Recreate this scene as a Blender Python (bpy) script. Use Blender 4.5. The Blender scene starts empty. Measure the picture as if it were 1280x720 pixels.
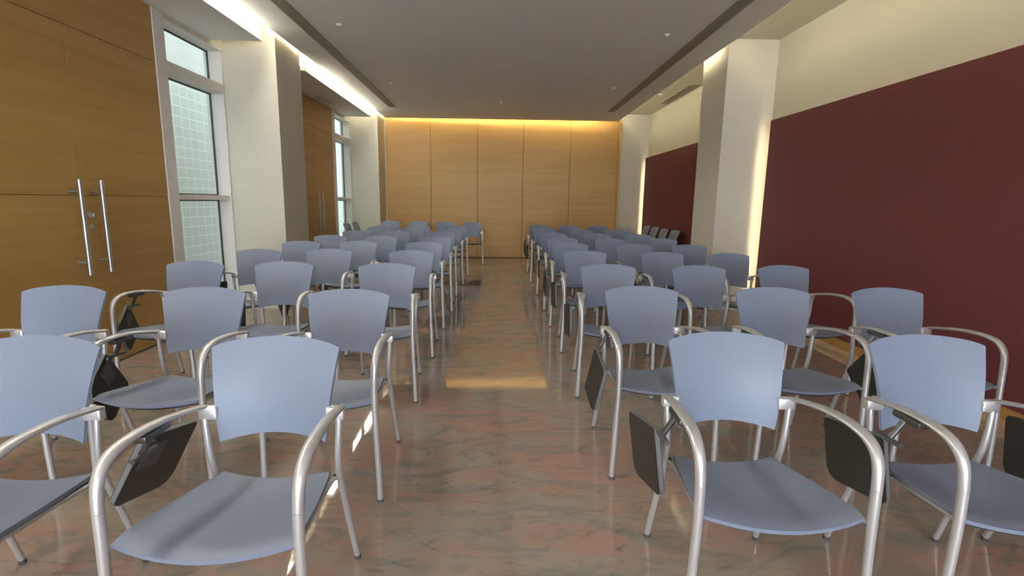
import bpy, bmesh, math, random
from mathutils import Vector, Matrix

scene = bpy.context.scene
COL = scene.collection
random.seed(4)

# ---------------------------------------------------------------- camera
PITCH, ROLL, CAM_H, F_PX = 0.1691, -0.0156, 1.2284, 637.3
cp, sp, cr, sr = math.cos(PITCH), math.sin(PITCH), math.cos(ROLL), math.sin(ROLL)
fw = Vector((0, cp, -sp)); up0 = Vector((0, sp, cp)); ri0 = Vector((1, 0, 0))
ri = cr * ri0 - sr * up0
up = sr * ri0 + cr * up0
cd = bpy.data.cameras.new('camera'); cam = bpy.data.objects.new('camera', cd)
COL.objects.link(cam); scene.camera = cam
cam.matrix_world = Matrix(((ri.x, up.x, -fw.x, 0), (ri.y, up.y, -fw.y, 0), (ri.z, up.z, -fw.z, CAM_H), (0, 0, 0, 1)))
cd.sensor_width = 36.0; cd.lens = F_PX / 1280 * 36.0; cd.clip_start = 0.05

# ---------------------------------------------------------------- world, light levels, exposure
scene.view_settings.view_transform = 'Standard'
scene.view_settings.look = 'None'
scene.view_settings.gamma = 1.0
scene.view_settings.use_curve_mapping = False
scene.view_settings.exposure = 1.12
world = bpy.data.worlds.new('daylight'); scene.world = world
world.use_nodes = True
wb = world.node_tree.nodes['Background']
wb.inputs['Color'].default_value = (0.86, 0.93, 1.0, 1); wb.inputs['Strength'].default_value = 1.15

E_SLOT = 14.0        # luminous ceiling panels over the left bays
E_COVE = 11.5       # tubes in the right cove
E_STRIP = 15.0      # light strips behind the maroon panels
E_BACK = 29.0       # tube in the cove before the back wall
W_WINDOW = 215.0    # daylight through the wide window behind the camera

al = bpy.data.lights.new('daylight_window', 'AREA'); al.shape = 'RECTANGLE'
al.size = 4.6; al.size_y = 2.4; al.energy = W_WINDOW; al.color = (0.80, 0.89, 1.0)
alo = bpy.data.objects.new('daylight_window', al); COL.objects.link(alo)
alo.location = (0.3, -6.9, 1.25); alo.rotation_euler = (math.radians(90), 0, 0)   # shines along +Y

# ---------------------------------------------------------------- materials
def new_mat(name):
    m = bpy.data.materials.new(name); m.use_nodes = True
    nt = m.node_tree
    return m, nt, nt.nodes['Principled BSDF']

def lin(c):
    return tuple(((x / 255) / 12.92 if x / 255 <= 0.04045 else (((x / 255) + 0.055) / 1.055) ** 2.4) for x in c)

def plain(name, col, rough=0.5, metal=0.0, var=0.04, scale=6.0, spec=0.5, bump=0.0, bscale=200.0):
    m, nt, b = new_mat(name)
    b.inputs['Roughness'].default_value = rough; b.inputs['Metallic'].default_value = metal
    b.inputs['Specular IOR Level'].default_value = spec
    tc = nt.nodes.new('ShaderNodeTexCoord'); nz = nt.nodes.new('ShaderNodeTexNoise')
    nz.inputs['Scale'].default_value = scale; nz.inputs['Detail'].default_value = 3
    nt.links.new(tc.outputs['Object'], nz.inputs['Vector'])
    rp = nt.nodes.new('ShaderNodeValToRGB')
    rp.color_ramp.elements[0].position = 0.3; rp.color_ramp.elements[1].position = 0.7
    rp.color_ramp.elements[0].color = tuple(c * (1 - var) for c in col) + (1,)
    rp.color_ramp.elements[1].color = tuple(min(1, c * (1 + var)) for c in col) + (1,)
    nt.links.new(nz.outputs['Fac'], rp.inputs['Fac']); nt.links.new(rp.outputs['Color'], b.inputs['Base Color'])
    if bump > 0:
        n2 = nt.nodes.new('ShaderNodeTexNoise'); n2.inputs['Scale'].default_value = bscale
        nt.links.new(tc.outputs['Object'], n2.inputs['Vector'])
        bp = nt.nodes.new('ShaderNodeBump'); bp.inputs['Strength'].default_value = bump; bp.inputs['Distance'].default_value = 0.002
        nt.links.new(n2.outputs['Fac'], bp.inputs['Height']); nt.links.new(bp.outputs['Normal'], b.inputs['Normal'])
    return m

def wood(name, dark, light, axis, rough=0.42):
    """horizontal veneer: fine grain stretched along a horizontal axis"""
    m, nt, b = new_mat(name)
    b.inputs['Roughness'].default_value = rough; b.inputs['Specular IOR Level'].default_value = 0.35
    tc = nt.nodes.new('ShaderNodeTexCoord'); mp = nt.nodes.new('ShaderNodeMapping')
    s = [14, 14, 14]; s[axis] = 0.55
    mp.inputs['Scale'].default_value = s
    nt.links.new(tc.outputs['Object'], mp.inputs['Vector'])
    n1 = nt.nodes.new('ShaderNodeTexNoise'); n1.inputs['Scale'].default_value = 1.0; n1.inputs['Detail'].default_value = 6; n1.inputs['Distortion'].default_value = 0.4
    nt.links.new(mp.outputs['Vector'], n1.inputs['Vector'])
    mp2 = nt.nodes.new('ShaderNodeMapping'); s2 = [1.6, 1.6, 1.6]; s2[axis] = 0.35; mp2.inputs['Scale'].default_value = s2
    nt.links.new(tc.outputs['Object'], mp2.inputs['Vector'])
    n2 = nt.nodes.new('ShaderNodeTexNoise'); n2.inputs['Scale'].default_value = 1.3; n2.inputs['Detail'].default_value = 2
    nt.links.new(mp2.outputs['Vector'], n2.inputs['Vector'])
    mx = nt.nodes.new('ShaderNodeMath'); mx.operation = 'ADD'
    ml = nt.nodes.new('ShaderNodeMath'); ml.operation = 'MULTIPLY'; ml.inputs[1].default_value = 0.55
    nt.links.new(n1.outputs['Fac'], ml.inputs[0])
    ml2 = nt.nodes.new('ShaderNodeMath'); ml2.operation = 'MULTIPLY'; ml2.inputs[1].default_value = 0.45
    nt.links.new(n2.outputs['Fac'], ml2.inputs[0])
    nt.links.new(ml.outputs[0], mx.inputs[0]); nt.links.new(ml2.outputs[0], mx.inputs[1])
    rp = nt.nodes.new('ShaderNodeValToRGB')
    rp.color_ramp.elements[0].position = 0.32; rp.color_ramp.elements[1].position = 0.68
    rp.color_ramp.elements[0].color = dark + (1,); rp.color_ramp.elements[1].color = light + (1,)
    nt.links.new(mx.outputs[0], rp.inputs['Fac']); nt.links.new(rp.outputs['Color'], b.inputs['Base Color'])
    return m

def marble():
    m, nt, b = new_mat('polished_marble')
    b.inputs['Roughness'].default_value = 0.04; b.inputs['Specular IOR Level'].default_value = 0.36
    L = nt.links.new
    tc = nt.nodes.new('ShaderNodeTexCoord'); mp = nt.nodes.new('ShaderNodeMapping')
    mp.inputs['Rotation'].default_value = (0, 0, math.radians(-30)); mp.inputs['Scale'].default_value = (1.0, 2.5, 1.0)
    L(tc.outputs['Object'], mp.inputs['Vector'])
    def noise(sc, det, dist, src=mp):
        n = nt.nodes.new('ShaderNodeTexNoise'); n.inputs['Scale'].default_value = sc; n.inputs['Detail'].default_value = det
        n.inputs['Distortion'].default_value = dist; n.inputs['Roughness'].default_value = 0.62
        L(src.outputs['Vector'], n.inputs['Vector']); return n
    def ramp(src, stops):
        r = nt.nodes.new('ShaderNodeValToRGB'); e = r.color_ramp.elements
        while len(e) < len(stops): e.new(0.5)
        for k, (p, c) in enumerate(stops): e[k].position = p; e[k].color = tuple(c) + (1,)
        L(src, r.inputs['Fac']); return r
    base = ramp(noise(1.1, 10, 2.0).outputs['Fac'], [(0.30, lin((138, 135, 125))), (0.41, lin((162, 153, 141))), (0.50, lin((170, 147, 134))), (0.60, lin((175, 142, 127))), (0.74, lin((182, 160, 146)))])
    grey = ramp(noise(2.0, 10, 2.8).outputs['Fac'], [(0.0, (1, 1, 1)), (0.37, (1, 1, 1)), (0.50, (0, 0, 0)), (1.0, (0, 0, 0))])
    mixg = nt.nodes.new('ShaderNodeMixRGB'); mixg.inputs['Color2'].default_value = lin((138, 136, 129)) + (1,)
    ml = nt.nodes.new('ShaderNodeMath'); ml.operation = 'MULTIPLY'; ml.inputs[1].default_value = 0.85
    L(grey.outputs['Color'], ml.inputs[0]); L(ml.outputs[0], mixg.inputs['Fac']); L(base.outputs['Color'], mixg.inputs['Color1'])
    fine = ramp(noise(4.6, 9, 2.6).outputs['Fac'], [(0.0, (1, 1, 1)), (0.30, (1, 1, 1)), (0.42, (0, 0, 0)), (1.0, (0, 0, 0))])
    mixf = nt.nodes.new('ShaderNodeMixRGB'); mixf.inputs['Color2'].default_value = lin((100, 100, 98)) + (1,)
    ml2 = nt.nodes.new('ShaderNodeMath'); ml2.operation = 'MULTIPLY'; ml2.inputs[1].default_value = 0.55
    L(fine.outputs['Color'], ml2.inputs[0]); L(ml2.outputs[0], mixf.inputs['Fac']); L(mixg.outputs['Color'], mixf.inputs['Color1'])
    # faint joints of the slabs, laid on the diagonal
    mp3 = nt.nodes.new('ShaderNodeMapping'); mp3.inputs['Rotation'].default_value = (0, 0, math.radians(45)); mp3.inputs['Location'].default_value = (0.2, 0.1, 0)
    L(tc.outputs['Object'], mp3.inputs['Vector'])
    br = nt.nodes.new('ShaderNodeTexBrick'); br.offset = 0.0
    br.inputs['Scale'].default_value = 1.0; br.inputs['Brick Width'].default_value = 0.9; br.inputs['Row Height'].default_value = 0.9
    br.inputs['Mortar Size'].default_value = 0.003; br.inputs['Color1'].default_value = (0, 0, 0, 1); br.inputs['Color2'].default_value = (0, 0, 0, 1); br.inputs['Mortar'].default_value = (1, 1, 1, 1)
    L(mp3.outputs['Vector'], br.inputs['Vector'])
    mj = nt.nodes.new('ShaderNodeMixRGB'); mj.inputs['Color2'].default_value = lin((168, 140, 118)) + (1,)
    ml3 = nt.nodes.new('ShaderNodeMath'); ml3.operation = 'MULTIPLY'; ml3.inputs[1].default_value = 0.45
    L(br.outputs['Color'], ml3.inputs[0]); L(ml3.outputs[0], mj.inputs['Fac']); L(mixf.outputs['Color'], mj.inputs['Color1'])
    L(mj.outputs['Color'], b.inputs['Base Color'])
    return m

def emit(name, col, s):
    m = bpy.data.materials.new(name); m.use_nodes = True; nt = m.node_tree
    nt.nodes.remove(nt.nodes['Principled BSDF'])
    e = nt.nodes.new('ShaderNodeEmission'); e.inputs['Color'].default_value = col + (1,); e.inputs['Strength'].default_value = s
    nt.links.new(e.outputs[0], nt.nodes['Material Output'].inputs['Surface'])
    return m

def pane_glass():
    m = bpy.data.materials.new('greenish_glass'); m.use_nodes = True; nt = m.node_tree
    nt.nodes.remove(nt.nodes['Principled BSDF'])
    t = nt.nodes.new('ShaderNodeBsdfTransparent'); t.inputs['Color'].default_value = (0.92, 0.965, 0.93, 1)
    g = nt.nodes.new('ShaderNodeBsdfGlossy'); g.inputs['Roughness'].default_value = 0.02
    lw = nt.nodes.new('ShaderNodeLayerWeight'); lw.inputs['Blend'].default_value = 0.5
    pw = nt.nodes.new('ShaderNodeMath'); pw.operation = 'POWER'; pw.inputs[1].default_value = 5.0
    f = nt.nodes.new('ShaderNodeMath'); f.operation = 'MULTIPLY_ADD'; f.inputs[1].default_value = 0.8; f.inputs[2].default_value = 0.03
    nt.links.new(lw.outputs['Facing'], pw.inputs[0]); nt.links.new(pw.outputs[0], f.inputs[0])
    mx = nt.nodes.new('ShaderNodeMixShader')
    nt.links.new(f.outputs[0], mx.inputs[0]); nt.links.new(t.outputs[0], mx.inputs[1]); nt.links.new(g.outputs[0], mx.inputs[2])
    nt.links.new(mx.outputs[0], nt.nodes['Material Output'].inputs['Surface'])
    return m

def tile_facade():
    m, nt, b = new_mat('pale_tiles'); b.inputs['Roughness'].default_value = 0.5
    tc = nt.nodes.new('ShaderNodeTexCoord'); sx = nt.nodes.new('ShaderNodeSeparateXYZ'); cx = nt.nodes.new('ShaderNodeCombineXYZ')
    nt.links.new(tc.outputs['Object'], sx.inputs[0]); nt.links.new(sx.outputs['Y'], cx.inputs['X']); nt.links.new(sx.outputs['Z'], cx.inputs['Y'])
    br = nt.nodes.new('ShaderNodeTexBrick'); br.offset = 0.0
    br.inputs['Scale'].default_value = 1.0; br.inputs['Brick Width'].default_value = 0.20; br.inputs['Row Height'].default_value = 0.15
    br.inputs['Mortar Size'].default_value = 0.009; br.inputs['Mortar Smooth'].default_value = 0.4
    br.inputs['Color1'].default_value = (0.62, 0.66, 0.61, 1); br.inputs['Color2'].default_value = (0.65, 0.69, 0.63, 1); br.inputs['Mortar'].default_value = (0.86, 0.88, 0.84, 1)
    nt.links.new(cx.outputs[0], br.inputs['Vector']); nt.links.new(br.outputs['Color'], b.inputs['Base Color'])
    return m

M = dict(
    shell=plain('blue_grey_plastic', (0.225, 0.272, 0.372), 0.42, var=0.015, spec=0.45, bump=0.05, bscale=900),
    metal=plain('satin_aluminium', (0.62, 0.62, 0.63), 0.40, 0.55, var=0.02),
    cast=plain('cast_aluminium', (0.80, 0.81, 0.83), 0.4, 0.7, var=0.02),
    black=plain('black_plastic', (0.012, 0.012, 0.012), 0.5, var=0.1),
    tablet=plain('dark_tablet_laminate', (0.030, 0.030, 0.024), 0.42, var=0.08),
    edge=plain('grey_tablet_edge', (0.16, 0.17, 0.18), 0.45),
    hinge=plain('dark_hinge_metal', (0.12, 0.12, 0.125), 0.35, 0.6),
    glide=plain('grey_glide', (0.10, 0.10, 0.11), 0.5),
    floor=marble(),
    ceil=plain('ceiling_paint', (0.82, 0.81, 0.78), 0.85, var=0.01, scale=2),
    cream=plain('cream_paint', (0.61, 0.58, 0.475), 0.8, var=0.012, scale=2),
    column=plain('column_paint', (0.64, 0.60, 0.505), 0.8, var=0.012, scale=2),
    white=plain('white_paint', (0.78, 0.78, 0.76), 0.6, var=0.01),
    jamb=plain('pale_window_frame', (0.74, 0.70, 0.66), 0.5, var=0.01),
    seal=plain('dark_seal', (0.06, 0.07, 0.07), 0.5),
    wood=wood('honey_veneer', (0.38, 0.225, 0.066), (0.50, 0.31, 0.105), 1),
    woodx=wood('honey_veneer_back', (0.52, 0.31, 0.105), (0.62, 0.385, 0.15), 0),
    groove=plain('joint_backing', (0.17, 0.10, 0.04), 0.7),  # dark brown backing that shows in the joints of the veneer
    maroon=plain('maroon_panel', (0.165, 0.042, 0.048), 0.6, var=0.03, scale=3, spec=0.3),
    vent=plain('bronze_vent', (0.36, 0.31, 0.25), 0.5, 0.2),
    ventdark=plain('vent_recess', (0.02, 0.018, 0.015), 0.8),
    steel=plain('brushed_steel', (0.46, 0.45, 0.44), 0.42, 0.8),
    glass=pane_glass(),
    facade=tile_facade(),
    outside=plain('outside_render', (0.66, 0.66, 0.64), 0.8),
    pave=plain('outside_paving', (0.35, 0.35, 0.33), 0.8),
    bright=plain('bright_white_enamel', (0.95, 0.95, 0.94), 0.3, var=0.005),
    slot=emit('luminous_panel', (1.0, 0.95, 0.80), E_SLOT),
    cove=emit('cove_tube', (1.0, 0.90, 0.66), E_COVE),
    coveleft=emit('left_cove_tube', (1.0, 0.92, 0.70), E_COVE * 1.6),
    coveleftfar=emit('far_left_cove_tube', (1.0, 0.92, 0.70), E_COVE * 3.1),
    strip=emit('light_strip', (1.0, 0.89, 0.60), E_STRIP),
    back=emit('back_cove_tube', (1.0, 0.84, 0.42), E_BACK),
)

# ---------------------------------------------------------------- mesh helpers
def obj(name, bm, mat, parent=None, smooth=False, loc=None):
    bmesh.ops.recalc_face_normals(bm, faces=bm.faces[:])
    me = bpy.data.meshes.new(name); bm.to_mesh(me); bm.free()
    if smooth:
        me.polygons.foreach_set('use_smooth', [True] * len(me.polygons))
        try: me.set_sharp_from_angle(angle=math.radians(38))
        except Exception: pass
    for mm in (mat if isinstance(mat, (list, tuple)) else [mat]): me.materials.append(mm)
    o = bpy.data.objects.new(name, me); COL.objects.link(o)
    if parent: o.parent = parent
    if loc: o.location = loc
    return o

def empty(name, loc=(0, 0, 0), rz=0.0):
    o = bpy.data.objects.new(name, None); COL.objects.link(o)
    o.location = loc; o.rotation_euler = (0, 0, rz); o.empty_display_size = 0.1
    return o

def tag(o, label, cat, group=None):
    o['label'] = label; o['category'] = cat
    if group: o['group'] = group
    return o

def struct(o):
    o['kind'] = 'structure'; return o

def box(bm, x0, x1, y0, y1, z0, z1, bev=0.0, seg=2, mi=0):
    v = [bm.verts.new((x, y, z)) for x in (x0, x1) for y in (y0, y1) for z in (z0, z1)]
    q = [(0, 1, 3, 2), (4, 6, 7, 5), (0, 4, 5, 1), (2, 3, 7, 6), (0, 2, 6, 4), (1, 5, 7, 3)]
    fs = [bm.faces.new([v[i] for i in f]) for f in q]
    for f in fs: f.material_index = mi
    if bev > 0:
        bmesh.ops.bevel(bm, geom=list({e for f in fs for e in f.edges}), offset=bev, segments=seg, affect='EDGES', profile=0.5)

def cyl(bm, p0, p1, r, n=12, r1=None, mi=0):
    p0 = Vector(p0); p1 = Vector(p1); r1 = r if r1 is None else r1
    t = (p1 - p0).normalized(); a = Vector((1, 0, 0)) if abs(t.x) < 0.9 else Vector((0, 1, 0))
    s = t.cross(a).normalized(); u = s.cross(t)
    R0, R1 = [], []
    for k in range(n):
        c, d = math.cos(2 * math.pi * k / n), math.sin(2 * math.pi * k / n)
        R0.append(bm.verts.new(p0 + r * (c * s + d * u))); R1.append(bm.verts.new(p1 + r1 * (c * s + d * u)))
    fs = [bm.faces.new((R0[k], R0[(k + 1) % n], R1[(k + 1) % n], R1[k])) for k in range(n)]
    fs += [bm.faces.new(R0[::-1]), bm.faces.new(R1)]
    for f in fs: f.material_index = mi

def catmull(P, n):
    out = []
    for i in range(len(P) - 1):
        a = P[max(i - 1, 0)]; b = P[i]; c = P[i + 1]; d = P[min(i + 2, len(P) - 1)]
        for k in range(n):
            t = k / n
            out.append(tuple(0.5 * ((2 * b[j]) + (-a[j] + c[j]) * t + (2 * a[j] - 5 * b[j] + 4 * c[j] - d[j]) * t * t + (-a[j] + 3 * b[j] - 3 * c[j] + d[j]) * t ** 3) for j in range(len(b))))
    out.append(tuple(P[-1])); return out

def sweep(bm, path, n=12, sub=4):
    """path: (x, y, z, half_width_across, half_thickness); ends capped"""
    P = catmull(path, sub); rings = []
    for i, p in enumerate(P):
        q = Vector(P[max(i - 1, 0)][:3]); s = Vector(P[min(i + 1, len(P) - 1)][:3])
        t = (s - q).normalized(); x = Vector((1, 0, 0)); x = (x - t * x.dot(t)).normalized(); nn = x.cross(t)
        c0 = Vector(p[:3])
        rings.append([bm.verts.new(c0 + x * p[3] * math.cos(2 * math.pi * k / n) + nn * p[4] * math.sin(2 * math.pi * k / n)) for k in range(n)])
    for a, b in zip(rings, rings[1:]):
        for k in range(n): bm.faces.new((a[k], a[(k + 1) % n], b[(k + 1) % n], b[k]))
    bm.faces.new(rings[0][::-1]); bm.faces.new(rings[-1])

def shell(bm, fn, nu, nv, th):
    """thick shell over the surface fn(u, v); u in -1..1, v in 0..1"""
    G = [[Vector(fn(-1 + 2 * i / nu, j / nv)) for i in range(nu + 1)] for j in range(nv + 1)]
    F, B = [], []
    for j in range(nv + 1):
        f, b = [], []
        for i in range(nu + 1):
            du = G[j][min(i + 1, nu)] - G[j][max(i - 1, 0)]; dv = G[min(j + 1, nv)][i] - G[max(j - 1, 0)][i]
            n = du.cross(dv).normalized()
            f.append(bm.verts.new(G[j][i] + n * th * 0.5)); b.append(bm.verts.new(G[j][i] - n * th * 0.5))
        F.append(f); B.append(b)
    for j in range(nv):
        for i in range(nu):
            bm.faces.new((F[j][i], F[j][i + 1], F[j + 1][i + 1], F[j + 1][i]))
            bm.faces.new((B[j][i], B[j + 1][i], B[j + 1][i + 1], B[j][i + 1]))
    ring = [(0, i) for i in range(nu)] + [(j, nu) for j in range(nv)] + [(nv, i) for i in range(nu, 0, -1)] + [(j, 0) for j in range(nv, 0, -1)]
    for a, b in zip(ring, ring[1:] + ring[:1]):
        bm.faces.new((F[a[0]][a[1]], B[a[0]][a[1]], B[b[0]][b[1]], F[b[0]][b[1]]))

def B_(): return bmesh.new()

# ---------------------------------------------------------------- the room
AL, AR, AB = 0.040, 0.020, 0.030        # the side walls draw together slightly towards the back
def lf(x, y): return (x * math.cos(AL) - y * math.sin(AL), x * math.sin(AL) + y * math.cos(AL))
def rf(x, y): return (x * math.cos(AR) - y * math.sin(AR), x * math.sin(AR) + y * math.cos(AR))
def rot_obj(name, bm, mat, a, parent=None, **k):
    o = obj(name, bm, mat, parent, **k)
    if parent is None: o.rotation_euler = (0, 0, a)
    return o
L_ = lambda name, bm, mat, parent=None, **k: rot_obj(name, bm, mat, AL, parent, **k)
R_ = lambda name, bm, mat, parent=None, **k: rot_obj(name, bm, mat, AR, parent, **k)
Y0 = -7.0
ZC = 2.86       # main ceiling
ZU = 3.05       # upper ceiling over the bays

b = B_(); box(b, -2.98, 4.3, Y0 - 0.2, 11.5, -0.12, 0.0)
struct(L_('floor', b, M['floor']))

# main ceiling: a slab between the two side coves, ending short of the back wall
b = B_()
pts = [lf(-2.2, Y0), rf(2.32, Y0), rf(2.32, 10.82 - 0.05), lf(-2.2, 10.80 + 0.10)]
lo = [b.verts.new((x, y, ZC)) for x, y in pts]; hi = [b.verts.new((x, y, ZC + 0.04)) for x, y in pts]
b.faces.new(lo); b.faces.new(hi[::-1])
for k in range(4): b.faces.new((lo[k], lo[(k + 1) % 4], hi[(k + 1) % 4], hi[k]))
struct(obj('ceiling', b, M['ceil']))
b = B_(); box(b, -2.98, 4.2, Y0 - 0.2, 11.4, ZU + 0.02, ZU + 0.12)
struct(L_('ceiling', b, M['cream']))
b = B_(); box(b, 2.0, 3.2, Y0 - 0.2, 11.3, 2.995, 3.02)
struct(R_('ceiling', b, M['cream']))

# ---- back wall: five wide veneer panels with open joints
b = B_()
xs = [-2.95, -1.756, -0.772, 0.193, 1.19, 2.45]
for x0, x1 in zip(xs, xs[1:]): box(b, x0 + 0.004, x1 - 0.004, 11.08, 11.11, 0.018, 3.06, 0.002, 1)
box(b, -3.2, 3.2, 11.105, 11.3, 0, 3.06, mi=1)
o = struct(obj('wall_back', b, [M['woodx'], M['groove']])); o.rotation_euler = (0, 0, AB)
o.location = (0.332, 0.005, 0)
b = B_(); box(b, -0.022, 0.022, -0.03, 0.03, 0, ZC); o = struct(obj('trim_1', b, M['jamb'])); o.location = (-2.70, 10.97, 0)
b = B_(); box(b, -0.02, 0.02, -0.04, 0.04, 0, ZC); o = struct(obj('trim_2', b, M['woodx'])); o.location = (2.215, 11.06, 0)

# ---- left wall (its own frame: x = distance, y along the wall)
XW = -2.78
D1 = (2.69, 3.62, 4.55); D2 = (7.39, 8.31, 9.24)
b = B_()
def clad(y0, y1, z0, z1): box(b, XW - 0.03, XW, y0 + 0.002, y1 - 0.002, z0 + 0.002, z1 - 0.002)
for y0, y1 in ((Y0, -4.845), (-3.71, D1[0]), (6.37, D2[0])):
    for z0, z1 in ((0.0, 1.22), (1.22, 2.31)): clad(y0, y1, z0, z1)
for y0, y1 in ((Y0, -4.845), (-3.71, D1[2]), (6.37, D2[2])): clad(y0, y1, 2.31, 2.765)
for q0, q1 in ((Y0, -4.7), (-3.73, D1[0])): box(b, XW - 0.16, XW - 0.028, q0, q1, 0, 3.07, mi=1)
for q0, q1 in ((-4.7, -3.73),): box(b, XW - 0.16, XW - 0.028, q0, q1, 2.69, 3.07, mi=1)
box(b, XW - 0.16, XW - 0.028, 6.0, D2[0], 0, 3.07, mi=1)
box(b, XW - 0.16, XW - 0.028, D1[0], D1[2], 2.31, 3.07, mi=1); box(b, XW - 0.16, XW - 0.028, D2[0], D2[2], 2.31, 3.07, mi=1)
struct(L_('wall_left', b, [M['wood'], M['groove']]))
# cream wall above the soffits and over the windows
b = B_()
for y0, y1 in ((Y0, 4.55), (6.37, 9.24)): box(b, XW - 0.03, XW + 0.002, y0, y1, 2.766, 3.07)
for y0, y1 in ((4.55, 5.67), (9.24, 10.40)): box(b, XW - 0.18, XW + 0.002, y0, y1, 2.70, 3.07)
struct(L_('wall_left', b, M['cream']))

def door(n, ys):
    d = struct(empty('door_%d' % n, (*lf(XW, ys[1]), 0), AL))
    for k in (0, 1):
        y0, y1 = ys[k] - ys[1], ys[k + 1] - ys[1]
        bb = B_()
        for z0, z1 in ((0.008, 1.22), (1.22, 2.31)): box(bb, -0.042, 0, y0 + 0.0025, y1 - 0.0025, z0 + 0.002, z1 - 0.002, 0.0015, 1)
        box(bb, -0.05, -0.012, y0 + 0.006, y1 - 0.006, 0.01, 2.305, mi=1)
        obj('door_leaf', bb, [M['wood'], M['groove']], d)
        yh = -0.105 if k == 0 else 0.085
        bb = B_(); cyl(bb, (0.072, yh, 0.69), (0.072, yh, 1.325), 0.0135, 16)
        for z in (0.775, 1.245): cyl(bb, (0.0, yh, z), (0.072, yh, z), 0.008, 10); cyl(bb, (0.0, yh, z), (0.004, yh, z), 0.014, 12)
        obj('door_handle', bb, M['steel'], d, smooth=True)
    bb = B_(); cyl(bb, (0, 0.045, 1.085), (0.010, 0.045, 1.085), 0.022, 18); box(bb, 0.010, 0.030, 0.041, 0.049, 1.068, 1.102, 0.002)
    cyl(bb, (0, 0.045, 1.005), (0.008, 0.045, 1.005), 0.020, 18); cyl(bb, (0.008, 0.045, 1.005), (0.014, 0.045, 1.005), 0.008, 12)
    obj('door_lock', bb, M['steel'], d, smooth=True)
    return d
door(1, D1); door(2, D2)

def window(n, y0, y1):
    w = struct(empty('window_%d' % n, (*lf(XW, y0), 0), AL))
    W = y1 - y0
    bb = B_()      # jambs, head, sill
    box(bb, -0.19, 0.008, -0.145, 0.0, 0, 2.74, 0.004)
    box(bb, -0.19, -0.012, W - 0.02, W + 0.02, 0, 2.70)
    box(bb, -0.19, -0.004, -0.0, W, 2.69, 2.72); box(bb, -0.19, -0.002, 0, W, 0, 0.06)
    obj('window_frame', bb, M['jamb'], w)
    bb = B_(); box(bb, -0.165, -0.006, 0, W, 2.275, 2.365, 0.004); obj('transom', bb, M['jamb'], w)
    bb = B_(); box(bb, -0.165, -0.03, 0, W, 1.192, 1.24, 0.004); obj('mullion', bb, M['jamb'], w)
    bb = B_()
    for z0, z1 in ((0.06, 1.192), (1.24, 2.275), (2.365, 2.69)):
        box(bb, -0.158, -0.146, 0.0, W, z0, z0 + 0.012); box(bb, -0.158, -0.146, 0, W, z1 - 0.014, z1)
        box(bb, -0.158, -0.142, W - 0.034, W - 0.018, z0, z1); box(bb, -0.158, -0.146, 0.0, 0.012, z0, z1)
    obj('glazing_seal', bb, M['seal'], w)
    for z0, z1 in ((0.06, 1.192), (1.24, 2.275), (2.365, 2.69)):
        bb = B_(); box(bb, -0.155, -0.149, 0.004, W - 0.02, z0 + 0.004, z1 - 0.004); obj('pane', bb, M['glass'], w)
    return w
window(1, 4.695, 5.67); window(2, 9.385, 10.40); window(3, -4.70, -3.73)  # the third window is unseen, added for more daylight from the left

# columns
def column(mk, x0, x1, y0, y1):
    bb = B_(); box(bb, x0, x1, y0, y1, 0, ZU + 0.03, 0.004, 2)
    return struct(mk('column', bb, M['column']))
column(L_, -2.94, -2.25, 5.67, 6.37); column(L_, -2.94, -2.25, 10.40, 11.16)
column(R_, 2.43, 3.10, 5.85, 6.55); column(R_, 2.43, 3.10, 10.76, 11.06)

# soffits over the left bays and the luminous panels above them
for y0, y1 in ((Y0, 5.45), (6.60, 10.05)):
    bb = B_(); box(bb, XW - 0.02, -2.28, y0, y1, 2.74, 2.80, 0.003, 1)
    struct(L_('ceiling_soffit', bb, M['ceil']))
for y0, y1 in ((5.425, 5.45), (10.025, 10.05)):
    bb = B_(); box(bb, XW + 0.003, -2.285, y0, y1, 2.80, 2.955); struct(L_('ceiling_bulkhead', bb, M['cream']))
for y0, y1, lab in ((Y0 + 0.1, 5.40, 'long glowing white light panel above the nearer left soffit'), (6.82, 10.0, 'long glowing white light panel above the farther left soffit, beyond the column')):
    r = empty('ceiling_light', (*lf(-2.45, (y0 + y1) / 2), 2.955), AL); h = (y1 - y0) / 2
    bb = B_(); box(bb, -0.30, 0.30, -h, h, 0.004, 0.05); obj('housing', bb, M['white'], r)
    bb = B_(); box(bb, -0.285, 0.285, -h + 0.01, h - 0.01, -0.006, 0.004); obj('diffuser', bb, M['slot'], r)
    tag(r, lab, 'ceiling light', 'luminous panels above the left soffits')

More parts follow.
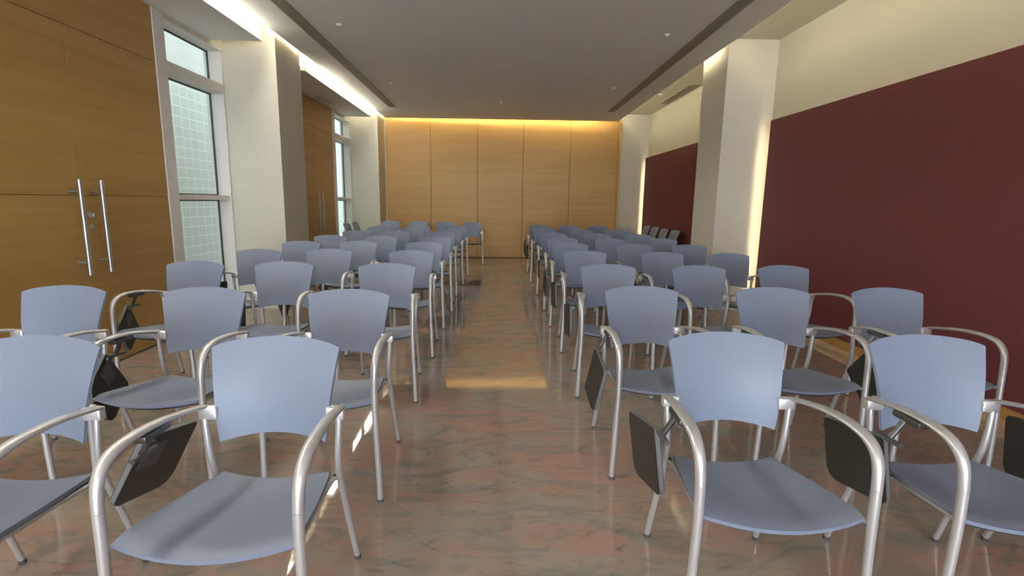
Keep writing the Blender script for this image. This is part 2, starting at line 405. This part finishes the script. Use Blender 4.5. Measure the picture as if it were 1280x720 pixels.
# ---- right wall, maroon panels with light strips behind
b = B_(); box(b, 2.98, 3.15, Y0, 11.05, 0, 3.06)
struct(R_('wall_right', b, M['cream']))
b = B_(); box(b, 2.966, 2.982, Y0, 5.85, 0, 0.075, 0.002, 1); box(b, 2.966, 2.982, 6.55, 10.76, 0, 0.075, 0.002, 1)
struct(R_('baseboard_right', b, M['wood']))
def maroon(y0, y1, lab, lab2):
    c = (y0 + y1) / 2; h = (y1 - y0) / 2
    r = empty('wall_panel', (*rf(2.90, c), 0), AR)
    bb = B_(); box(bb, 0, 0.028, -h, h, 0.10, 2.135, 0.002, 1); obj('panel_board', bb, M['maroon'], r)
    bb = B_()
    for y in (-h + 0.5, 0, h - 0.5): box(bb, 0.028, 0.079, y - 0.03, y + 0.03, 0.3, 1.9)
    obj('batten', bb, M['white'], r)
    tag(r, lab, 'wall panel', 'maroon wall panels')
    s = empty('light_strip', (*rf(2.955, c), 0), AR)
    bb = B_()
    box(bb, 0, 0.012, -h + 0.06, h - 0.06, 2.05, 2.065)
    obj('tube', bb, M['strip2'], s)
    bb = B_(); box(bb, 0, 0.012, h - 0.06, h - 0.045, 0.12, 2.03); obj('tube', bb, M['strip'], s)
    bb = B_(); box(bb, 0, 0.012, -h + 0.045, -h + 0.06, 0.12, 2.03); obj('tube', bb, M['strip'], s)
    bb = B_(); box(bb, 0, 0.012, -h + 0.06, h - 0.06, 0.135, 0.15); obj('tube', bb, M['strip3'], s)
    bb = B_(); box(bb, 0.012, 0.024, -h + 0.05, h - 0.05, 2.045, 2.07); box(bb, 0.012, 0.024, -h + 0.05, h - 0.05, 0.13, 0.155)
    for y in (h - 0.065, -h + 0.04): box(bb, 0.012, 0.024, y, y + 0.025, 0.12, 2.03)
    obj('mounting_rail', bb, M['white'], s)
    tag(s, lab2, 'light strip', 'light strips behind the maroon panels')
M['strip2'] = emit('light_strip_top', (1.0, 0.86, 0.55), E_STRIP * 0.25)
M['strip3'] = emit('light_strip_foot', (1.0, 0.80, 0.42), E_STRIP * 0.2)
maroon(Y0 + 0.1, 5.72, 'large maroon wall panel nearest the camera, along the right wall', 'warm light strip glowing round the edge of the near maroon panel')
maroon(6.72, 10.66, 'smaller maroon wall panel beyond the right column, behind four grey chairs', 'warm light strip glowing round the edge of the far maroon panel')

# tubes of the right cove, on top of the main ceiling's edge
def cove(y0, y1, lab):
    c = (y0 + y1) / 2; h = (y1 - y0) / 2
    r = empty('cove_light', (*rf(2.20, c), ZC + 0.04), AR)
    bb = B_(); box(bb, -0.03, 0.10, -h, h, 0, 0.03); obj('housing', bb, M['white'], r)
    bb = B_(); cyl(bb, (0.072, -h + 0.01, 0.058), (0.072, h - 0.01, 0.058), 0.013, 10); obj('tube', bb, M['cove'], r, smooth=True)
    for y in (-h + 0.005, h - 0.005):
        bb = B_(); box(bb, 0.052, 0.092, y - 0.012, y + 0.012, 0.028, 0.076, 0.003); obj('tube_holder', bb, M['white'], r)
    tag(r, lab, 'cove light', 'tubes hidden in the right cove')
cove(Y0 + 0.2, 5.7, 'warm cove tube lighting the near right wall from above the ceiling edge')
cove(6.0, 10.7, 'warm cove tube lighting the far right bay from above the ceiling edge')
# tubes of the left cove, along the other edge of the main ceiling
for y0, y1, lab in ((Y0 + 0.2, 5.9, 'warm cove tube along the left ceiling edge, nearer one'), (6.0, 10.85, 'warm cove tube along the left ceiling edge, farther one')):
    h = (y1 - y0) / 2
    r = empty('cove_light', (*lf(-2.12, (y0 + y1) / 2), ZC + 0.04), AL)
    bb = B_(); box(bb, -0.04, 0.05, -h, h, 0, 0.02); obj('housing', bb, M['white'], r)
    bb = B_(); cyl(bb, (-0.02, -h + 0.01, 0.04), (-0.02, h - 0.01, 0.04), 0.013, 10); obj('tube', bb, M['coveleft' if y0 < 0 else 'coveleftfar'], r, smooth=True)
    tag(r, lab, 'cove light', 'tubes hidden in the left cove')
# tube in front of the back wall
r = empty('cove_light', (-0.2, 10.70, ZC + 0.045), AB)
bb = B_(); box(bb, -2.2, 2.15, -0.06, 0.05, 0, 0.02); obj('housing', bb, M['white'], r)
bb = B_(); cyl(bb, (-2.15, 0.0, 0.045), (2.1, 0.0, 0.045), 0.013, 10); obj('tube', bb, M['back'], r, smooth=True)
tag(r, 'warm cove tube washing the top of the wood panelled back wall', 'cove light')

# wall behind the camera with its wide window (only its light is seen)
b = B_()
box(b, -3.9, 4.0, Y0 - 0.15, Y0 + 0.02, 0, 0.05); box(b, -3.9, 4.0, Y0 - 0.15, Y0 + 0.02, 2.45, 3.1)
box(b, -3.9, -2.2, Y0 - 0.15, Y0 + 0.02, 0.05, 2.45); box(b, 2.4, 4.0, Y0 - 0.15, Y0 + 0.02, 0.05, 2.45)
struct(obj('wall_front', b, M['cream']))

# outside the left windows: a pale tiled facade across a light well
b = B_(); box(b, -5.0, -4.7, 2.0, 20.0, -0.3, 3.02); struct(L_('outside_wall', b, M['facade']))
b = B_(); box(b, -5.0, -4.72, 2.0, 20.0, 3.02, 4.3); struct(L_('outside_wall', b, M['outside']))
b = B_(); box(b, -5.0, -3.1, 2.0, 20.0, -0.35, -0.25); struct(L_('outside_ground', b, M['pave']))

# ---- long slot diffusers in the ceiling
def slot_vent(a, fx, x0, x1, y0, y1, lab):
    c = (y0 + y1) / 2; h = (y1 - y0) / 2; w = (x1 - x0) / 2
    r = empty('air_vent', (*fx((x0 + x1) / 2, c), ZC), a)
    bb = B_(); box(bb, -w, w, -h, h, -0.004, 0.0); obj('recess', bb, M['ventdark'], r)
    bb = B_()
    for s in (-1, 1): box(bb, s * w - (0.010 if s > 0 else 0), s * w + (0 if s > 0 else 0.010), -h, h, -0.012, 0.0)
    for s in (-1, 1): box(bb, -w, w, s * h - 0.008, s * h + 0.008, -0.012, 0)
    obj('vent_frame', bb, M['vent'], r)
    for k in range(4):
        bb = B_(); xk = -w + 0.010 + (2 * w - 0.020) * (k + 0.5) / 4
        box(bb, xk - 0.0085, xk + 0.0085, -h + 0.008, h - 0.008, -0.013, -0.003); obj('slat', bb, M['vent'], r)
    tag(r, lab, 'air vent', 'slot vents in the ceiling')
slot_vent(AL, lf, -1.87, -1.752, -1.0, 9.60, 'long dark slot vent along the left side of the ceiling')
slot_vent(AR, rf, 1.885, 2.005, -1.0, 9.63, 'long dark slot vent along the right side of the ceiling')

def grille(a, fx, x0, x1, y0, y1, z, lab, mat, cat='air vent'):
    c = (y0 + y1) / 2; h = (y1 - y0) / 2; w = (x1 - x0) / 2
    r = empty('vent_grille', (*fx((x0 + x1) / 2, c), z), a)
    bb = B_(); box(bb, -w, w, -h, h, -0.004, 0.0); obj('recess', bb, M['ventdark'], r)
    bb = B_()
    for s in (-1, 1):
        box(bb, s * w - 0.008, s * w + 0.008, -h, h, -0.010, 0); box(bb, -w, w, s * h - 0.008, s * h + 0.008, -0.010, 0)
    n = 6
    for k in range(n): xk = -w + 2 * w * (k + 0.5) / n; box(bb, xk - 0.006, xk + 0.006, -h, h, -0.009, -0.002)
    obj('louvre', bb, mat, r)
    tag(r, lab, cat)
grille(AR, rf, 2.79, 2.93, 8.05, 9.5, 2.995, 'short grey vent grille in the cream ceiling of the far right bay', M['vent'])
grille(AL, lf, -2.70, -2.58, 8.15, 8.65, 2.74, 'small pale vent grille under the farther left soffit', M['jamb'])

def disc(name, x, y, z, lab, cat, group=None, r0=0.034):
    r = empty(name, (x, y, z))
    bb = B_(); cyl(bb, (0, 0, -0.008), (0, 0, 0), r0 * 0.75, 20, r0); obj('rosette', bb, M['bright'], r, smooth=True)
    bb = B_(); cyl(bb, (0, 0, -0.012), (0, 0, -0.006), r0 * 0.35, 14); cyl(bb, (0, 0, -0.015), (0, 0, -0.012), r0 * 0.5, 16); obj('head', bb, M['bright'], r, smooth=True)
    tag(r, lab, cat, group)
for x, y, lab in ((-0.237, 8.95, 'small white sprinkler head on the ceiling before the back wall'), (-1.683, 5.2, 'small white sprinkler head beside the left slot vent, nearer one'),
                  (-1.781, 7.67, 'small white sprinkler head beside the left slot vent, farther one'), (1.482, 5.35, 'small white sprinkler head beside the right slot vent, nearer one'),
                  (1.42, 7.75, 'small white sprinkler head beside the right slot vent, farther one')):
    disc('sprinkler_head', x, y, ZC, lab, 'sprinkler', 'sprinkler heads on the ceiling')
disc('smoke_detector', *rf(2.58, 8.75), 2.995, 'round white smoke detector by the vent grille of the right bay', 'smoke detector', None, 0.055)

# ---------------------------------------------------------------- the chair (faces -y; origin on the floor, mid-depth)
OY = -0.25
def back_fn(u, v):
    zt = 0.800 - 0.020 * u * u - 0.007 * abs(u) ** 10
    zb = 0.515 - 0.018 * u * u
    z = zb + (zt - zb) * v
    w = 0.158 + 0.033 * v ** 0.75 - 0.0035 * math.sin(math.pi * min(1, v * 1.1))
    if v > 0.9: w += 0.002 * (v - 0.9) / 0.1
    yc = 0.391 + 0.052 * v + 0.010 * v * v - 0.012 * math.sin(math.pi * v)
    y = yc + (0.030 + 0.008 * v) * (1 - u * u)
    return (w * u, y + OY, z)
def seat_fn(u, v):
    # v = 0 front edge, 1 rear edge
    yf = 0.012 - 0.040 * (1 - u * u); yr = 0.405 - 0.020 * (1 - u * u)
    y = yf + (yr - yf) * v
    w = 0.214 + (0.163 - 0.214) * v + 0.006 * math.sin(math.pi * v)
    zf = 0.436 - 0.016 * (1 - u * u); zr = 0.386 - 0.012 * (1 - u * u)
    z = zf + (zr - zf) * v - 0.010 * math.sin(math.pi * v) * (1 - u * u)
    if v < 0.12: z -= 0.010 * ((0.12 - v) / 0.12) ** 2
    return (w * u, y + OY, z)
def under_fn(u, v):
    x, y, z = seat_fn(u * 0.94, 0.06 + 0.90 * v); return (x, y, z - 0.016)

def leg_path(s):
    return [(s * 0.234, 0 + OY, 0.012, 0.0125, 0.0125), (s * 0.229, -0.003 + OY, 0.2, 0.0125, 0.0125), (s * 0.223, -0.004 + OY, 0.40, 0.0128, 0.0128), (s * 0.223, -0.002 + OY, 0.52, 0.0135, 0.0130)]
def arm_path(s):
    return [(s * 0.223, -0.002 + OY, 0.52, 0.0135, 0.0130), (s * 0.2245, 0.004 + OY, 0.57, 0.0145, 0.0128), (s * 0.226, 0.020 + OY, 0.604, 0.0155, 0.0122), (s * 0.2265, 0.050 + OY, 0.627, 0.0165, 0.0115),
            (s * 0.2255, 0.095 + OY, 0.638, 0.0175, 0.0105), (s * 0.223, 0.16 + OY, 0.640, 0.018, 0.0092), (s * 0.218, 0.24 + OY, 0.634, 0.0178, 0.0084), (s * 0.211, 0.32 + OY, 0.620, 0.0168, 0.0076), (s * 0.204, 0.398 + OY, 0.603, 0.0152, 0.0072)]
def rear_path(s):
    return [(s * 0.201, 0.398 + OY, 0.598, 0.0105, 0.0105), (s * 0.198, 0.393 + OY, 0.54, 0.0105, 0.0105), (s * 0.192, 0.393 + OY, 0.45, 0.0105, 0.0105), (s * 0.189, 0.410 + OY, 0.37, 0.0105, 0.0105),
            (s * 0.192, 0.448 + OY, 0.25, 0.0105, 0.0105), (s * 0.197, 0.488 + OY, 0.12, 0.0105, 0.0105), (s * 0.2016, 0.522 + OY, 0.012, 0.0105, 0.0105)]

def make_chair():
    t = empty('lecture_chair')
    bb = B_(); shell(bb, seat_fn, 20, 16, 0.011); obj('seat', bb, M['shell'], t, smooth=True)
    bb = B_(); shell(bb, under_fn, 12, 10, 0.014); obj('seat_pan', bb, M['black'], t, smooth=True)
    bb = B_(); shell(bb, back_fn, 24, 18, 0.010); obj('backrest', bb, M['shell'], t, smooth=True)
    for s in (-1, 1):
        bb = B_(); sweep(bb, leg_path(s), 14); lg = obj('leg', bb, M['metal'], t, smooth=True)
        bb = B_(); cyl(bb, (s * 0.2342, OY, 0.0), (s * 0.234, OY, 0.014), 0.0132, 14); obj('foot_glide', bb, M['glide'], lg, smooth=True)
        bb = B_(); sweep(bb, rear_path(s), 14); lg = obj('leg', bb, M['metal'], t, smooth=True)
        bb = B_(); cyl(bb, (s * 0.2018, 0.524 + OY, 0.0), (s * 0.2014, 0.520 + OY, 0.016), 0.0112, 14); obj('foot_glide', bb, M['glide'], lg, smooth=True)
        bb = B_(); sweep(bb, arm_path(s), 14); obj('armrest', bb, M['metal'], t, smooth=True)
        bb = B_(); box(bb, min(s * 0.160, s * 0.2165), max(s * 0.160, s * 0.2165), 0.385 + OY, 0.412 + OY, 0.566, 0.606, 0.006, 3)
        box(bb, min(s * 0.150, s * 0.176), max(s * 0.150, s * 0.176), 0.402 + OY, 0.432 + OY, 0.572, 0.602, 0.005, 2); obj('back_bracket', bb, M['cast'], t, smooth=True)
        bb = B_(); sweep(bb, [(s * 0.222, -0.002 + OY, 0.424, 0.0065, 0.0065), (s * 0.205, 0.06 + OY, 0.416, 0.0065, 0.0065), (s * 0.180, 0.30 + OY, 0.383, 0.0065, 0.0065), (s * 0.176, 0.385 + OY, 0.372, 0.0065, 0.0065), (s * 0.187, 0.408 + OY, 0.372, 0.0065, 0.0065)], 10)
        rl = obj('seat_rail', bb, M['metal'], t, smooth=True)
        bb = B_(); cyl(bb, (s * 0.170, 0.404 + OY, 0.371), (s * 0.182, 0.406 + OY, 0.371), 0.010, 14); obj('rail_knob', bb, M['black'], rl, smooth=True)
    bb = B_(); box(bb, -0.239, -0.205, 0.145 + OY, 0.250 + OY, 0.610, 0.630, 0.005, 2)
    cyl(bb, (-0.228, 0.205 + OY, 0.618), (-0.262, 0.212 + OY, 0.556), 0.009, 12); cyl(bb, (-0.262, 0.168 + OY, 0.550), (-0.262, 0.262 + OY, 0.544), 0.008, 14)
    obj('tablet_hinge', bb, M['hinge'], t, smooth=True)
    # tablet: pivots about its upper front corner
    SL, SH = 0.215, 0.212
    def prof(): 
        out = []
        def arc(cx, cz, r, a0, a1, n=6):
            for k in range(n + 1):
                a = math.radians(a0 + (a1 - a0) * k / n); out.append((cx + r * math.cos(a), cz + r * math.sin(a)))
        x0, x1, z1, z0 = -0.02, SL - 0.02, 0.02, 0.02 - SH
        arc(x1 - 0.012, z1 - 0.012, 0.012, 90, 0); arc(x1 - 0.040, z0 + 0.040, 0.040, 0, -90); arc(x0 + 0.022, z0 + 0.022, 0.022, -90, -180); arc(x0 + 0.012, z1 - 0.012, 0.012, 180, 90)
        return out
    P = prof(); bb = B_()
    lo = [bb.verts.new((-0.009, y, z)) for y, z in P]; hi = [bb.verts.new((0.009, y, z)) for y, z in P]
    f0 = bb.faces.new(lo); f1 = bb.faces.new(hi[::-1])
    sides = []
    for k in range(len(P)):
        f = bb.faces.new((lo[k], lo[(k + 1) % len(P)], hi[(k + 1) % len(P)], hi[k])); f.material_index = 1; sides.append(f)
    bmesh.ops.bevel(bb, geom=list(f0.edges) + list(f1.edges), offset=0.002, segments=2, affect='EDGES')
    tb = obj('writing_tablet', bb, [M['tablet'], M['edge']], t, smooth=True, loc=(-0.275, 0.0, 0.534))
    bb = B_(); box(bb, 0.009, 0.013, 0.0, 0.075, -0.085, -0.010, 0.0015, 1); cyl(bb, (0.005, 0.0, 0.0), (0.022, 0.0, 0.0), 0.013, 14)
    obj('tablet_plate', bb, M['hinge'], tb, smooth=True)
    return t

def copy_tree(o, parent=None):
    c = o.copy(); COL.objects.link(c)
    if parent: c.parent = parent
    for ch in list(o.children): copy_tree(ch, c)
    return c

PROTO = make_chair(); used = [False]
def chair(x, y, yaw, phi, swing, label, group, tilt=0, at=None):
    c = PROTO if not used[0] else copy_tree(PROTO); used[0] = True
    c.location = (x, y, 0); c.rotation_euler = (0, 0, yaw)
    tag(c, label, 'chair', group)
    for ch in c.children:
        if ch.name.startswith('writing_tablet'):
            ch.rotation_euler = (math.radians(-phi), math.radians(tilt), math.radians(swing)); ch.location = at or ((-0.277, -0.080, 0.536) if phi > 30 else (-0.272, 0.004, 0.533))
    return c

ROW = ['front', 'second', 'third', 'fourth', 'fifth', 'sixth', 'seventh', 'eighth', 'ninth']
LX = dict(a=[-0.713, -0.766, -0.828, -0.853, -0.894, -0.905, -0.957, -0.955, -0.965], b=[-1.42, -1.444, -1.516, -1.544, -1.557, -1.535, -1.573, -1.53, -1.60], c=[None, -2.091, -2.104, -2.105, -2.107, -2.127, -2.117, -2.11, -2.15])
LY = dict(a=[1.307, 2.167, 3.194, 4.104, 5.0, 5.80, 6.72, 7.64, 8.50], b=[1.272, 2.161, 3.199, 4.11, 4.97, 5.77, 6.72, 7.62, 8.55], c=[None, 2.147, 3.151, 4.02, 4.88, 5.77, 6.76, 7.86, 8.60])
LA = dict(a=[2.0, 1.0, 3.6, 0.7, 2.3, 1, 2, 0, 1], b=[2.8, 0.8, 4.5, 2.9, 2, 1, 1, 2, 0], c=[None, 2.1, -0.9, -0.7, 1, 1, 2, 0, 1])
RX = dict(a=[0.715, 0.680, 0.664, 0.644, 0.613, 0.60, 0.565, 0.515, 0.49], b=[1.389, 1.359, 1.313, 1.334, 1.276, 1.17, 1.165, 1.09, 1.02], c=[1.99, 1.995, 1.956, 1.93, 1.87, 1.83, 1.73, 1.67, 1.57])
RY = dict(a=[1.448, 2.389, 3.324, 4.30, 5.186, 5.95, 6.88, 7.98, 9.12], b=[1.452, 2.421, 3.33, 4.29, 5.15, 5.88, 6.87, 7.95, 9.15], c=[1.46, 2.46, 3.421, 4.30, 5.163, 6.05, 6.86, 7.95, 9.25])
RA = dict(a=[-0.8, 3.5, -1.0, 0.7, 1.1, 1, 0, 1, 2], b=[-0.6, -0.4, 3.1, 3.5, 1, 0, 1, 2, 0], c=[0, 1.9, 5, 5, 4, 2, 1, 0, 1])
TAB = {('L', 'a', 0): (13, -10, 23, (-0.292, 0.018, 0.558)), ('L', 'b', 0): (20, 7, 0, None), ('R', 'a', 0): (9, 9, -5, (-0.270, 0.021, 0.532)), ('R', 'b', 0): (6, 15, -6, (-0.269, -0.010, 0.527)),
       ('L', 'b', 1): (58, 11, -5, (-0.278, -0.084, 0.538)), ('L', 'c', 2): (56, 18, -1, (-0.277, -0.072, 0.534)), ('R', 'a', 1): (78, 1, 8, (-0.293, -0.100, 0.537)), ('R', 'c', 1): (55, 0, 10, (-0.270, -0.110, 0.560)),
       ('L', 'a', 1): (40, 4, 0, None), ('L', 'b', 3): (56, 1, 0, None)}
WHERE = dict(La='beside the central aisle', Lb='in the middle file', Lc='in the file nearest the wooden doors', Ra='beside the central aisle', Rb='in the middle file', Rc='in the file nearest the maroon wall')
for side, X, Y, A in (('L', LX, LY, LA), ('R', RX, RY, RA)):
    for f in 'abc':
        for k in range(9):
            if X[f][k] is None: continue
            phi, sw, tilt, at = TAB.get((side, f, k), (random.choice((7, 10, 56)), random.uniform(1, 8), 0, None))
            blk = 'left' if side == 'L' else 'right'
            lab = 'blue-grey tablet-arm chair %s, %s row of the %s block' % (WHERE[side + f], ROW[k], blk)
            chair(X[f][k], Y[f][k], math.radians(A[f][k]), phi, sw, lab, 'lecture chairs in rows, %s block' % blk, tilt, at)
for k, x in enumerate((-0.81, -1.355, -1.90, -2.445)):
    chair(x, 10.05 + 0.02 * k, math.radians(1), 8, 5, 'grey chair before the back wall panelling, %s from the aisle' % ('first', 'second', 'third', 'fourth')[k], 'chairs along the back wall')
for k, y in enumerate((8.30, 8.84, 9.38, 9.92)):
    chair(2.425 - 0.012 * k, y, math.radians(-90 + 1.5), 8, 5, 'grey chair turned sideways before the far maroon panel, %s from the column' % ('first', 'second', 'third', 'fourth')[k], 'chairs along the far maroon panel')
for k, y in enumerate((9.02, 9.56)):
    chair(-2.72 - 0.02 * k, y, math.radians(90 + 2), 8, 5, 'grey chair turned sideways by the far left window, %s one' % ('nearer', 'farther')[k], 'chairs under the far left window')
